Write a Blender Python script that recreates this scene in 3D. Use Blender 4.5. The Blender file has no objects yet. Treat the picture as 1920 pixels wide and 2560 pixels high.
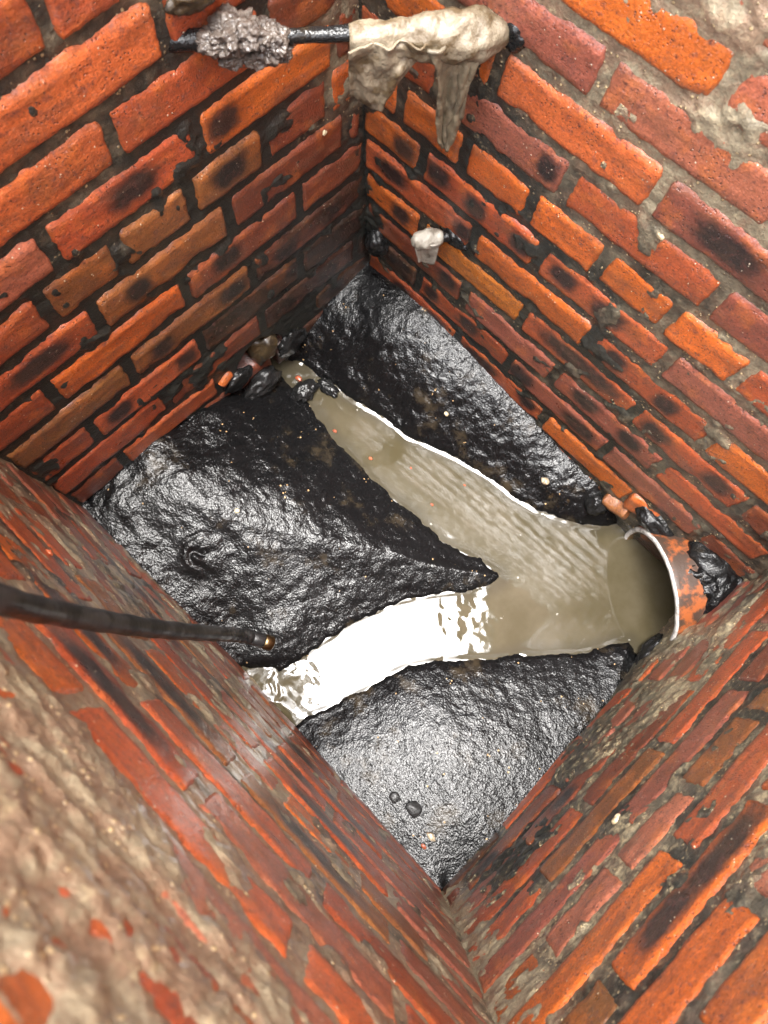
import bpy, math, random
import numpy as np
from mathutils import Matrix, Vector
random.seed(7)
C = bpy.context.scene.collection
S = bpy.context.scene

# ---------------------------------------------------------------- camera
cam = bpy.data.objects.new('camera', bpy.data.cameras.new('camera'))
C.objects.link(cam)
RM = ((0.7184532, -0.6862932, 0.1132545), (0.6933720, 0.6936713, -0.1950781), (0.0553193, 0.2186819, 0.9742269))
cam.matrix_world = Matrix.Translation((0.5343, -0.5785, 0.4783)) @ Matrix(RM).to_4x4()
cam.data.sensor_fit = 'AUTO'
cam.data.sensor_width = 36.0
cam.data.lens = 36.0 * 1800.4 / 2560.0
cam.data.clip_start = 0.01
cam.data.clip_end = 300.0
cam.data.dof.use_dof = True
cam.data.dof.focus_distance = 1.15
cam.data.dof.aperture_fstop = 7.4
S.camera = cam

# ---------------------------------------------------------------- sky, sun, exposure
W = bpy.data.worlds.new('World'); S.world = W
W.use_nodes = True
nt = W.node_tree
bg = nt.nodes['Background']
sky = nt.nodes.new('ShaderNodeTexSky')
sky.sky_type = 'NISHITA'; sky.sun_disc = False
SUN_EL, SUN_ROT = math.radians(88.8), math.radians(270)
sky.sun_elevation = SUN_EL; sky.sun_rotation = SUN_ROT
sky.air_density = 1.0; sky.dust_density = 4.0
hsv = nt.nodes.new('ShaderNodeHueSaturation')      # overcast: the blue is nearly gone
hsv.inputs['Saturation'].default_value = 0.22
nt.links.new(sky.outputs[0], hsv.inputs['Color'])
nt.links.new(hsv.outputs[0], bg.inputs['Color'])
bg.inputs['Strength'].default_value = 0.15
sun = bpy.data.objects.new('sun', bpy.data.lights.new('sun', 'SUN'))
C.objects.link(sun)
sun.data.energy = 0.5; sun.data.angle = math.radians(24); sun.data.color = (1, 0.96, 0.9)
sd = Vector((math.sin(SUN_ROT) * math.cos(SUN_EL), math.cos(SUN_ROT) * math.cos(SUN_EL), math.sin(SUN_EL)))
sun.rotation_euler = sd.to_track_quat('Z', 'Y').to_euler()
S.view_settings.view_transform = 'Standard'
S.view_settings.look = 'None'
S.view_settings.exposure = 3.45
S.view_settings.gamma = 1.0
S.view_settings.use_curve_mapping = False
S.cycles.max_bounces = 6

# ---------------------------------------------------------------- noise helpers (numpy)
def _hash(ix, iy, iz, seed):
    n = (ix * 374761393 + iy * 668265263 + iz * 2147483647 + seed * 1274126177) & 0x7fffffff
    n = ((n ^ (n >> 13)) * 1274126177) & 0x7fffffff
    n = ((n ^ (n >> 16)) * 668265263) & 0x7fffffff
    return ((n ^ (n >> 15)) & 0xffff) / 32767.5 - 1.0
def vnoise(x, y, z=0.0, seed=0):
    x = np.asarray(x, float); y = np.asarray(y, float); z = np.zeros_like(x) + z
    ix = np.floor(x).astype(np.int64); iy = np.floor(y).astype(np.int64); iz = np.floor(z).astype(np.int64)
    fx, fy, fz = x - ix, y - iy, z - iz
    fx, fy, fz = [t * t * t * (t * (t * 6 - 15) + 10) for t in (fx, fy, fz)]
    r = 0
    for a in (0, 1):
        for b in (0, 1):
            for c in (0, 1):
                w = (fx if a else 1 - fx) * (fy if b else 1 - fy) * (fz if c else 1 - fz)
                r = r + w * _hash(ix + a, iy + b, iz + c, seed)
    return r
def fbm(x, y, z=0.0, seed=0, oct=3):
    r, a, t = 0, 1.0, 0
    for i in range(oct):
        r = r + a * vnoise(np.asarray(x) * 2 ** i, np.asarray(y) * 2 ** i, np.asarray(z) * 2.0 ** i, seed + i * 17); t += a; a *= .5
    return r / t
def sstep(a, b, x):
    t = np.clip((x - a) / (b - a), 0, 1); return t * t * (3 - 2 * t)

# ---------------------------------------------------------------- object helpers
def meshobj(name, verts, faces, mat, parent=None, smooth=True, attrs=None):
    verts = np.asarray(verts, float)
    if parent is not None: verts = verts - np.array(parent.location)
    me = bpy.data.meshes.new(name)
    me.from_pydata(verts.tolist(), [], faces if isinstance(faces, list) else faces.tolist())
    if smooth: me.polygons.foreach_set('use_smooth', [True] * len(me.polygons))
    for k, v in (attrs or {}).items():
        a = me.attributes.new(k, 'FLOAT', 'POINT'); a.data.foreach_set('value', np.asarray(v, np.float32))
    me.materials.append(mat); me.update()
    o = bpy.data.objects.new(name, me); C.objects.link(o)
    if parent is not None: o.parent = parent
    return o
def tag(o, label=None, cat=None, group=None, kind=None):
    if label: o['label'] = label
    if cat: o['category'] = cat
    if group: o['group'] = group
    if kind: o['kind'] = kind
    return o
def empty(name, loc, label, cat, group=None):
    o = bpy.data.objects.new(name, None); C.objects.link(o); o.location = loc; o.empty_display_size = .05
    return tag(o, label, cat, group)
def gridfaces(nx, ny, flip=False, keep=None):
    i = np.arange(nx - 1)[None, :] + np.arange(ny - 1)[:, None] * nx
    f = np.stack([i, i + 1, i + 1 + nx, i + nx], -1)
    if flip: f = f[..., ::-1]
    f = f.reshape(-1, 4)
    return f if keep is None else f[keep.reshape(-1)]
def tubemesh(P, rad, n=16, cap=True):
    """tube along points P (k,3) with radius rad[k] or rad[k,n]"""
    P = np.asarray(P, float); k = len(P); rad = np.asarray(rad, float)
    if rad.ndim == 1: rad = np.repeat(rad[:, None], n, 1)
    T = np.gradient(P, axis=0); T /= np.linalg.norm(T, axis=1)[:, None]
    up = np.array([.13, .21, .97]); 
    if abs(T[0] @ up) > .9: up = np.array([.97, .2, .1])
    V = []
    for i in range(k):
        a = np.cross(T[i], up); a /= np.linalg.norm(a); b = np.cross(T[i], a)
        th = np.linspace(0, 2 * math.pi, n, endpoint=False)
        V.append(P[i] + rad[i][:, None] * (np.cos(th)[:, None] * a + np.sin(th)[:, None] * b))
        up = -b if False else up
    V = np.concatenate(V); F = []
    for i in range(k - 1):
        for j in range(n):
            F.append([i * n + j, i * n + (j + 1) % n, (i + 1) * n + (j + 1) % n, (i + 1) * n + j])
    if cap:
        F.append(list(range(n))[::-1]); F.append(list(range((k - 1) * n, k * n)))
    return V, F
def blob(center, r, sub=3, amp=.25, freq=2.0, seed=0, squash=(1, 1, 1)):
    import bmesh
    bm = bmesh.new(); bmesh.ops.create_icosphere(bm, subdivisions=sub, radius=1)
    v = np.array([x.co[:] for x in bm.verts]); f = [[q.index for q in t.verts] for t in bm.faces]; bm.free()
    d = 1 + amp * fbm(v[:, 0] * freq + seed * 3.1, v[:, 1] * freq, v[:, 2] * freq, seed, 5)
    return v * d[:, None] * r * np.array(squash) + np.array(center), f

# ---------------------------------------------------------------- materials
def newmat(name):
    m = bpy.data.materials.new(name); m.use_nodes = True
    return m, m.node_tree, m.node_tree.nodes['Principled BSDF']
class NB:
    def __init__(s, nt): s.nt = nt
    def n(s, t, **k):
        x = s.nt.nodes.new(t)
        for a, b in k.items(): setattr(x, a, b)
        return x
    def link(s, a, b): s.nt.links.new(a, b)
    def val(s, sock, v):
        if hasattr(v, 'is_output'): s.link(v, sock)
        else: sock.default_value = v
    def math(s, op, a, b=0.0, c=0.0, clamp=False):
        x = s.n('ShaderNodeMath', operation=op, use_clamp=clamp)
        for i, v in enumerate((a, b, c)): s.val(x.inputs[i], v)
        return x.outputs[0]
    def mix(s, f, a, b):
        x = s.n('ShaderNodeMix', data_type='RGBA')
        s.val(x.inputs['Factor'], f); s.val(x.inputs['A'], a) if False else None
        s.val(x.inputs[6], a); s.val(x.inputs[7], b)
        return x.outputs[2]
    def noise(s, vec, scale, detail=3, rough=.55, w=None):
        x = s.n('ShaderNodeTexNoise', noise_dimensions='4D' if w is not None else '3D')
        s.link(vec, x.inputs['Vector']); x.inputs['Scale'].default_value = scale
        x.inputs['Detail'].default_value = detail; x.inputs['Roughness'].default_value = rough
        if w is not None: s.val(x.inputs['W'], w)
        return x.outputs['Fac']
    def voro(s, vec, scale, feature='F1'):
        x = s.n('ShaderNodeTexVoronoi', feature=feature); s.link(vec, x.inputs['Vector']); x.inputs['Scale'].default_value = scale
        return x
    def ss(s, v, a, b):
        x = s.n('ShaderNodeMapRange', interpolation_type='SMOOTHSTEP')
        s.val(x.inputs[0], v); x.inputs[1].default_value = a; x.inputs[2].default_value = b
        return x.outputs[0]
    def mapping(s, vec, scale):
        x = s.n('ShaderNodeMapping'); s.link(vec, x.inputs[0]); x.inputs['Scale'].default_value = scale
        return x.outputs[0]
    def bump(s, h, strength, dist, normal=None):
        x = s.n('ShaderNodeBump'); s.link(h, x.inputs['Height']); x.inputs['Strength'].default_value = strength
        x.inputs['Distance'].default_value = dist
        if normal is not None: s.link(normal, x.inputs['Normal'])
        return x.outputs[0]
    def attr(s, name, typ='GEOMETRY'):
        return s.n('ShaderNodeAttribute', attribute_name=name, attribute_type=typ)
def rgb(r, g, b): return (r, g, b, 1)

def make_brick_mat():
    m, nt, b = newmat('wet_brick'); q = NB(nt)
    co = q.n('ShaderNodeTexCoord').outputs['Object']
    info = q.n('ShaderNodeObjectInfo')
    w = q.math('MULTIPLY', info.outputs['Random'], 60.0)
    base = info.outputs['Color']
    streak = q.noise(q.mapping(co, (9, 9, 55)), 1.0, 4, .6, w)
    blot = q.noise(co, 26, 4, .6, w)
    fine = q.noise(co, 160, 3, .6, w)
    # hue shift in patches: towards dark purple-brown, towards orange
    col = q.mix(q.math('MULTIPLY', q.ss(streak, .47, .68), .75), base, q.mix(.5, base, rgb(.13, .048, .034)))
    col = q.mix(q.math('MULTIPLY', q.ss(blot, .50, .66), .7), col, q.mix(.55, base, rgb(.50, .14, .028)))
    hs = q.n('ShaderNodeHueSaturation'); q.link(col, hs.inputs['Color'])
    q.link(q.math('MULTIPLY_ADD', fine, .9, .55), hs.inputs['Value']); col = hs.outputs[0]
    # dark specks and pits
    pit = q.voro(co, 210); pitm = q.ss(pit.outputs['Distance'], .30, .12)
    pitm = q.math('MULTIPLY', pitm, q.ss(q.noise(co, 34, 2, .5, w), .42, .6))
    col = q.mix(q.math('MULTIPLY', pitm, .8), col, rgb(.03, .015, .012))
    # kiln kiss-marks: up to three black patches per brick
    sep = q.n('ShaderNodeSeparateXYZ'); q.link(co, sep.inputs[0])
    wob = q.math('MULTIPLY_ADD', q.noise(co, 60, 4, .6, w), .8, -.4)
    spotm = None
    for k in ('spot_a', 'spot_b', 'spot_c'):
        a = q.attr(k, 'OBJECT'); s2 = q.n('ShaderNodeSeparateXYZ'); q.link(a.outputs['Vector'], s2.inputs[0])
        rx = q.math('MAXIMUM', s2.outputs[2], .0001)
        dx = q.math('DIVIDE', q.math('SUBTRACT', sep.outputs[0], s2.outputs[0]), rx)
        dz = q.math('DIVIDE', q.math('SUBTRACT', sep.outputs[2], s2.outputs[1]), .021)
        d4 = q.math('POWER', q.math('ADD', q.math('POWER', q.math('ABSOLUTE', dx), 3), q.math('POWER', q.math('ABSOLUTE', dz), 3)), .3333)
        msk = q.math('MULTIPLY', q.ss(q.math('ADD', d4, wob), 1.32, .55), q.math('GREATER_THAN', s2.outputs[2], .001))
        spotm = msk if spotm is None else q.math('MAXIMUM', spotm, msk)
    col = q.mix(q.math('MULTIPLY', spotm, .95), col, rgb(.010, .013, .014))
    # black slime and soot film, buff grit film, each with its own ragged shape
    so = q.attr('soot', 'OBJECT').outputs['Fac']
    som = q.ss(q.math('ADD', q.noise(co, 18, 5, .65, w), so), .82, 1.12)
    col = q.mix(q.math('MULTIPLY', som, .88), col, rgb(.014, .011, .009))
    gr = q.attr('grime', 'OBJECT').outputs['Fac']
    grm = q.ss(q.math('ADD', q.noise(co, 30, 6, .7, w), gr), .84, 1.08)
    col = q.mix(q.math('MULTIPLY', grm, .8), col, rgb(.17, .13, .075))
    # sparse pale grit grains
    g = q.voro(co, 130); gm = q.math('MULTIPLY', q.ss(g.outputs['Distance'], .16, .09), q.math('GREATER_THAN', q.noise(co, 60, 1, .5, w), .56))
    col = q.mix(q.math('MULTIPLY', gm, .8), col, rgb(.72, .62, .45))
    # thin brown film, washed off in streaks and patches
    fm = q.ss(q.noise(q.mapping(co, (14, 14, 34)), 1.0, 6, .72, w), .46, .66)
    col = q.mix(q.math('MULTIPLY', fm, .42), col, rgb(.115, .058, .032))
    sp = q.ss(q.noise(co, 105, 5, .75, w), .53, .62)
    col = q.mix(q.math('MULTIPLY', sp, .55), col, rgb(.13, .05, .042))
    pl = q.ss(q.noise(co, 85, 6, .75, w), .60, .68)
    col = q.mix(q.math('MULTIPLY', pl, .35), col, rgb(.36, .22, .15))
    pk = q.ss(q.noise(co, 210, 3, .6, w), .60, .70)
    col = q.mix(q.math('MULTIPLY', pk, .65), col, rgb(.05, .02, .014))
    grain = q.noise(co, 380, 3, .7, w)
    hs = q.n('ShaderNodeHueSaturation'); q.link(col, hs.inputs['Color']); q.link(q.math('MULTIPLY_ADD', grain, 1.7, .15), hs.inputs['Value']); col = hs.outputs[0]
    q.link(col, b.inputs['Base Color'])
    b.inputs['IOR'].default_value = 1.5
    q.link(q.math('MULTIPLY_ADD', q.noise(co, 40, 4, .6, w), .5, .10), b.inputs['Roughness'])
    b.inputs['Coat Weight'].default_value = .45
    b.inputs['Coat Roughness'].default_value = .05
    h = q.math('ADD', q.math('MULTIPLY', q.noise(co, 300, 4, .7, w), .8), q.math('MULTIPLY', blot, 1.6))
    h = q.math('ADD', h, q.math('MULTIPLY', streak, 1.3))
    h = q.math('SUBTRACT', h, q.math('MULTIPLY', pitm, .9))
    h = q.math('ADD', h, q.math('MULTIPLY', gm, .8))
    nb = q.bump(h, .55, .0022)
    q.link(nb, b.inputs['Normal'])
    dr = q.voro(co, 240); drm = q.ss(dr.outputs['Distance'], .42, .05)
    q.link(q.bump(q.math('ADD', h, q.math('MULTIPLY', drm, .9)), .75, .0022), b.inputs['Coat Normal'])
    return m
def make_mortar_mat():
    m, nt, b = newmat('wet_mortar'); q = NB(nt)
    co = q.n('ShaderNodeTexCoord').outputs['Object']
    buff = q.attr('buff').outputs['Fac']; cream = q.attr('cream').outputs['Fac']
    n1 = q.noise(co, 45, 5, .65); n2 = q.noise(co, 220, 4, .65); n3 = q.noise(co, 16, 3, .6)
    col = q.mix(q.ss(q.math('ADD', buff, q.math('MULTIPLY_ADD', n1, .9, -.45)), .2, .9), rgb(.022, .023, .02), q.mix(q.ss(q.noise(co, 24, 5, .7), .44, .58), rgb(.30, .25, .165), rgb(.25, .17, .11)))
    hs = q.n('ShaderNodeHueSaturation'); q.link(col, hs.inputs['Color']); q.link(q.math('MULTIPLY_ADD', n2, 1.5, .25), hs.inputs['Value']); col = hs.outputs[0]
    crm = q.ss(q.math('ADD', q.noise(co, 75, 5, .7), cream), .82, 1.05)
    col = q.mix(q.math('MULTIPLY', crm, .85), col, rgb(.52, .43, .26))
    g = q.voro(co, 150); gm = q.math('MULTIPLY', q.ss(g.outputs['Distance'], .3, .2), q.math('GREATER_THAN', q.noise(co, 48, 1, .5), .55))
    gm = q.math('MULTIPLY', gm, q.ss(buff, .1, .5))
    col = q.mix(q.math('MULTIPLY', gm, .8), col, rgb(.6, .46, .25))
    q.link(col, b.inputs['Base Color'])
    q.link(q.math('MULTIPLY_ADD', n3, .5, .12), b.inputs['Roughness'])
    b.inputs['Coat Weight'].default_value = .35; b.inputs['Coat Roughness'].default_value = .12
    h = q.math('ADD', q.math('MULTIPLY', n2, .9), q.math('ADD', q.math('MULTIPLY', n1, .4), q.math('MULTIPLY', gm, .7)))
    q.link(q.bump(h, 1.0, .0022), b.inputs['Normal'])
    return m
def make_sludge_mat(name='black_sludge', dark=(.004, .004, .0042), gritty=True):
    m, nt, b = newmat(name); q = NB(nt)
    co = q.n('ShaderNodeTexCoord').outputs['Object']
    n1 = q.noise(co, 14, 5, .65); n2 = q.noise(co, 210, 3, .6); n3 = q.noise(co, 480, 2, .6)
    col = q.mix(q.ss(n1, .56, .72), rgb(*dark), rgb(.028, .021, .013))
    och = q.attr('ochre').outputs['Fac']
    col = q.mix(q.math('MULTIPLY', q.ss(q.math('ADD', q.noise(co, 60, 5, .7), och), .85, 1.2), .8), col, rgb(.2, .12, .05))
    if gritty:
        g = q.voro(co, 95); gm = q.math('MULTIPLY', q.ss(g.outputs['Distance'], .2, .13), q.math('GREATER_THAN', q.noise(co, 37, 1, .5), .66))
        col = q.mix(q.math('MULTIPLY', gm, .8), col, rgb(.4, .26, .13))
    q.link(col, b.inputs['Base Color'])
    q.link(q.math('MULTIPLY_ADD', q.noise(co, 40, 4, .65), .16, .02), b.inputs['Roughness'])
    b.inputs['IOR'].default_value = 1.36
    n4 = q.noise(co, 300, 2, .5)
    h = q.math('ADD', q.math('MULTIPLY', n4, 1.0), q.math('MULTIPLY', n3, .15))
    vd = q.voro(co, 150); bl = q.math('MULTIPLY', q.ss(vd.outputs['Distance'], .34, .2), q.math('GREATER_THAN', q.noise(co, 70, 1, .5), .53))
    h = q.math('ADD', h, q.math('MULTIPLY', bl, .9))      # bubbles and grains in the slime
    nb = q.bump(h, 1.0, .00115)
    q.link(nb, b.inputs['Normal'])
    return m
def make_water_mat():
    m, nt, b = newmat('murky_water'); q = NB(nt)
    co = q.n('ShaderNodeTexCoord').outputs['Object']
    sc = q.attr('scum').outputs['Fac']; sh = q.attr('shallow').outputs['Fac']
    n1 = q.noise(q.mapping(co, (1, 1, 1)), 11, 5, .6)
    col = q.mix(q.ss(n1, .35, .7), rgb(.050, .041, .022), rgb(.070, .058, .036))
    col = q.mix(q.ss(q.math('ADD', q.noise(co, 26, 6, .7), sc), .75, 1.15), col, rgb(.125, .118, .098))
    col = q.mix(q.math('MULTIPLY', sh, .8), col, rgb(.03, .027, .02))
    fl = q.voro(co, 45); flm = q.math('MULTIPLY', q.ss(q.math('ADD', fl.outputs['Distance'], q.math('MULTIPLY', q.noise(co, 180, 2, .6), .3)), .27, .22), q.math('GREATER_THAN', q.noise(co, 19, 2, .5), .6))
    col = q.mix(q.math('MULTIPLY', flm, .7), col, rgb(.3, .29, .26))
    q.link(col, b.inputs['Base Color'])
    b.inputs['Roughness'].default_value = .045
    b.inputs['IOR'].default_value = 1.45
    nb = q.bump(q.noise(co, 60, 3, .5), .03, .002)
    q.link(nb, b.inputs['Normal'])
    return m
def simple(name, col, rough=.5, metal=0, bump=0.0, bscale=80, col2=None, cscale=30, coat=0.0, lo=.45, hi=.65, bdist=.002):
    m, nt, b = newmat(name); q = NB(nt)
    co = q.n('ShaderNodeTexCoord').outputs['Object']
    c = rgb(*col)
    if col2: c = q.mix(q.ss(q.noise(co, cscale, 5, .65), lo, hi), rgb(*col), rgb(*col2))
    q.val(b.inputs['Base Color'], c)
    b.inputs['Metallic'].default_value = metal
    q.link(q.math('MULTIPLY_ADD', q.noise(co, 60, 3, .6), .3, max(0, rough - .15)), b.inputs['Roughness'])
    b.inputs['Coat Weight'].default_value = coat; b.inputs['Coat Roughness'].default_value = .06
    if bump: q.link(q.bump(q.noise(co, bscale, 5, .65), bump, bdist), b.inputs['Normal'])
    return m
M_BRICK = make_brick_mat(); M_MORTAR = make_mortar_mat(); M_SLUDGE = make_sludge_mat(); M_WATER = make_water_mat()
M_TAR = make_sludge_mat('tar_slime', (.010, .010, .010), False)
M_PIPE = simple('salt_glazed_clay', (.30, .08, .02), .55, 0, .9, 70, (.05, .028, .018), 30, .08, .40, .54)
M_PIPE_IN = simple('stained_clay', (.17, .11, .05), .4, 0, .6, 120, (.20, .12, .04), 40, .3)
M_RIM = simple('cut_clay_edge', (.52, .50, .47), .5, 0, .5, 200, (.22, .2, .18), 70, .2)
M_RAG = simple('stained_cloth', (.19, .155, .105), .5, 0, 1.0, 60, (.085, .058, .028), 26, .1, .44, .58, .005)
M_RAG2 = simple('soiled_cloth', (.19, .155, .10), .5, 0, .8, 120, (.11, .09, .06), 30, .25, .4, .65, .004)
M_RAG3 = simple('grey_cloth', (.30, .275, .23), .5, 0, 1.0, 90, (.15, .13, .10), 38, .15, .5, .7, .003)
M_DEBRIS = simple('matted_fibre', (.085, .066, .052), .35, 0, 1.0, 150, (.04, .03, .024), 60, .4, .4, .65, .004)
M_HOSE = simple('black_rubber', (.009, .0092, .0096), .38, 0, .5, 60, (.026, .026, .026), 24, .0, .5, .56)
M_BRASS = simple('dull_brass', (.20, .14, .07), .35, 1.0, .3, 200, (.12, .08, .04), 60)
M_STONE = simple('ochre_stone', (.045, .028, .010), .5, 0, .9, 120, (.016, .011, .006), 50, .4)
M_PEB = simple('pebble', (.36, .29, .2), .3, 0, .4, 200, (.22, .16, .1), 90, .5)
M_PEBD = simple('dark_pebble', (.02, .02, .02), .45, 0, .8, 200, None, 90, .15)
M_CRUMB = simple('brick_crumb', (.30, .07, .025), .35, 0, .6, 200, (.25, .06, .03), 90, .4)
M_CREAM = simple('mortar_flake', (.45, .37, .24), .5, 0, .6, 200, (.3, .23, .13), 90, .3)
M_GROUND = simple('ground_concrete', (.30, .28, .25), .7, 0, .5, 40, (.2, .19, .17), 8)
M_CONC = simple('rough_concrete', (.30, .25, .20), .55, 0, 1.0, 90, (.13, .10, .08), 25, .2, .4, .65, .006)

# ---------------------------------------------------------------- the chamber's four walls
CORN = {'T': ((0.0289, 0.0245), (-0.0312, -0.0264)), 'R': ((0.9255, -0.0025), (0.9186, 0.0906)),
        'B': ((0.9083, -0.7143), (0.8980, -0.7344)), 'L': ((0.0039, -0.6864), (-0.0164, -0.7176))}   # at z = -1.05 and z = 0.3
def corner(k, z):
    a, b = np.array(CORN[k][0]), np.array(CORN[k][1]); t = (np.asarray(z, float) + 1.05) / 1.35
    return a[None] * (1 - np.atleast_1d(t))[:, None] + b[None] * np.atleast_1d(t)[:, None]
WALLS = {'NW': ('T', 'L', .69), 'NE': ('T', 'R', .92), 'SE': ('R', 'B', .73), 'SW': ('L', 'B', .90)}
INW = {}
for k, (a, b, L) in WALLS.items():
    A, B = corner(a, -.4)[0], corner(b, -.4)[0]; d = (B - A) / np.linalg.norm(B - A); n = np.array([-d[1], d[0]])
    if n @ (np.array([.46, -.36]) - A) < 0: n = -n
    INW[k] = np.array([n[0], n[1], 0.0])
def wallpt(w, u, z, out=0.0):
    u = np.atleast_1d(np.asarray(u, float)); z = np.atleast_1d(np.asarray(z, float)) + 0 * u; u = u + 0 * z
    a, b, L = WALLS[w]; A = corner(a, z); B = corner(b, z); ln = np.linalg.norm(B - A, axis=1)
    P = A + (B - A) * (u / ln)[:, None]
    return np.concatenate([P, z[:, None]], 1) + INW[w][None] * (np.atleast_1d(out) + 0 * u)[:, None]
# course k sits between line k-1 and line k (counted downwards); line heights at u=0 and rise along u (per metre)
def line_z(w, k):
    if w == 'NW': return -.075 * k
    if w == 'NE': return -.0742 * k
    if w == 'SE': return -.1812 - .0743 * k          # line 0 of SE = its eighth bed up
    return -.088 - .0805 * k
TILT = {'NW': .046, 'NE': -.021, 'SE': -.039, 'SW': 0.0}
TOPZ = .25
PAL = {'o': (.47, .106, .019), 'R': (.45, .098, .029), 'r': (.35, .073, .026), 'p': (.25, .076, .048), 'b': (.215, .080, .025),
       'd': (.05, .025, .014), 'q': (.17, .042, .020), 'y': (.45, .15, .020), 'k': (.37, .12, .066)}
# course: (perpends, colours, spots as (u, half-width), soot, grime)
LAY = {
 'NW': {
  0: ([.26, .48], 'rpr', [], 0, 0), -1: ([.13, .36, .585], 'rrRr', [], 0, 0), -2: ([.26, .48], 'rrr', [], 0, 0),
  1: ([.135, .36, .585], 'rrrp', [], 0, 0), 2: ([.259, .484], 'rRr', [], 0, .02), 3: ([.139, .354, .579], 'qrRo', [], 0, 0),
  4: ([.042, .26, .473], 'qork', [(.225, .026), (.36, .035)], .0, 0), 5: ([.058, .172, .297, .411, .521, .63], 'oqbbbrr', [(.235, .03)], .06, .04),
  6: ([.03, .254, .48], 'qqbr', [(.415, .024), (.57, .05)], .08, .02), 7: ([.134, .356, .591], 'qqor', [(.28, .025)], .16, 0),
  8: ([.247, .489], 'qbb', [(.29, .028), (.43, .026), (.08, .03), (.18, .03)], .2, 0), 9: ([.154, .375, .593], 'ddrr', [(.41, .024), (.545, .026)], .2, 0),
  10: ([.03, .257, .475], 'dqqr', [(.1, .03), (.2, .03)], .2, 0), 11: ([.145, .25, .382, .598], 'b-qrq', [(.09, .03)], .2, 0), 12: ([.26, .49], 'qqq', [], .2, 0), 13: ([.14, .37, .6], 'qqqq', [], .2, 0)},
 'NE': {
  -2: ([.1, .325, .55, .775], 'rrrrr', [], 0, .1), -1: ([.213, .438, .663, .88], 'rrrrr', [], 0, .1), 0: ([.1, .325, .55, .775], 'rokrr', [], 0, .1),
  1: ([.213, .438, .663, .888], 'rokrr', [], 0, .1), 2: ([.1, .326, .551, .776], 'opkpr', [], 0, .12), 3: ([.206, .431, .656, .88], 'oRppr', [(.53, .05)], 0, .07),
  4: ([.127, .33, .554, .78], 'rprpp', [(.3, .017)], 0, .06), 5: ([.07, .182, .294, .413, .527, .641, .755, .87], 'oooooorrk', [], 0, .05),
  6: ([.113, .33, .56, .785], 'orrpp', [(.08, .02), (.145, .024), (.215, .02), (.3, .022), (.375, .028), (.455, .032)], 0, .0),
  7: ([.223, .452, .681, .9], 'rorok', [(.06, .035), (.205, .022), (.5, .022), (.6, .024)], 0, .0),
  8: ([.123, .342, .573, .794], 'oyrrq', [(.08, .022), (.46, .09), (.62, .03), (.74, .03)], 0, .06),
  9: ([.228, .434, .665, .89], 'qpprp', [(.19, .022), (.6, .028), (.5, .03)], .03, .14),
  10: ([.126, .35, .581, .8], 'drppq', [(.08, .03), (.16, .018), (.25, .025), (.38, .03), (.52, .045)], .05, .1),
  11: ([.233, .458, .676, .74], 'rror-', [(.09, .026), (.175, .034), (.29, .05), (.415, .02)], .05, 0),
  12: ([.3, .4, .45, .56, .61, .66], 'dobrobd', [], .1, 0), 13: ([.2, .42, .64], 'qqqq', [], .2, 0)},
 'SE': {
  -5: ([.2, .43, .66], 'roro', [], 0, 0), -4: ([.08, .3, .53], 'roro', [], 0, 0), -3: ([.2, .43, .66], 'oRoo', [], 0, 0), -2: ([.08, .3, .53], 'oroo', [(.4, .03)], 0, .02), -1: ([.19, .42, .645], 'oRoR', [], 0, .02),
  0: ([.08, .3, .53], 'ooko', [(.46, .03), (.36, .04)], 0, .02), 1: ([.2, .43, .657], 'rrob', [(.5, .075), (.58, .04)], 0, .03),
  2: ([.07, .29, .512], 'rqro', [], 0, .05), 3: ([.09, .2, .32, .437, .558, .682], 'oqbbkko', [], 0, .06), 4: ([.05, .268, .51], 'rqpp', [], 0, .14),
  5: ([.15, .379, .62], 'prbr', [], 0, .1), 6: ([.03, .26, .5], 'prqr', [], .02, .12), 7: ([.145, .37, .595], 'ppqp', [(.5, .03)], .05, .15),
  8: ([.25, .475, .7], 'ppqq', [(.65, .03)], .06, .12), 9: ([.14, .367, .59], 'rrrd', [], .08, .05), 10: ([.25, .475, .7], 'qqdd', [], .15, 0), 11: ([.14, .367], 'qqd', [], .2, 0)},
 'SW': {
  -4: ([.2, .425, .65], 'oror', [], 0, .2), -3: ([.08, .3, .53, .75], 'rkoor', [], 0, .2), -2: ([.2, .425, .65], 'rkro', [], 0, .1), -1: ([.08, .31, .53, .76], 'rrokr', [], 0, .14),
  0: ([.2, .425, .65, .87], 'roRRr', [], 0, .02), 1: ([.08, .3, .526, .75], 'orrkr', [(.42, .075)], 0, .14), 2: ([.2, .425, .654, .88], 'rorrp', [(.33, .07)], 0, .03),
  3: ([.08, .306, .531, .756], 'rrbbp', [(.42, .09), (.64, .08)], 0, .05), 4: ([.13, .24, .355, .468, .582, .701, .815], 'qrbokobp', [], 0, .06), 5: ([.085, .31, .534, .76], 'pqrrp', [(.65, .07)], .03, .06),
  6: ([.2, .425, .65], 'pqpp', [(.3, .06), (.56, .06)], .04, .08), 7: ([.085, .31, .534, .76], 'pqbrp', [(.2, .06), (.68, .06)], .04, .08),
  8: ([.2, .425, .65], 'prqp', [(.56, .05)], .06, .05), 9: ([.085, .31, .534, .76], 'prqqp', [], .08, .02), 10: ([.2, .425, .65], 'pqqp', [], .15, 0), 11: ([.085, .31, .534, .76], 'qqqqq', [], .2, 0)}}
LAB = {'NW': 'wet red brick wall with sooty black bricks low down, behind the bar end with the grey clump',
       'NE': 'wet orange brick wall with many black kiln spots, beside the clay pipe and small rag peg',
       'SE': 'wet red brick wall with pale grit in its joints, at the lower right of the pit',
       'SW': 'steeply seen brick wall smeared with buff mortar, behind the hanging black hose'}
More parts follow.
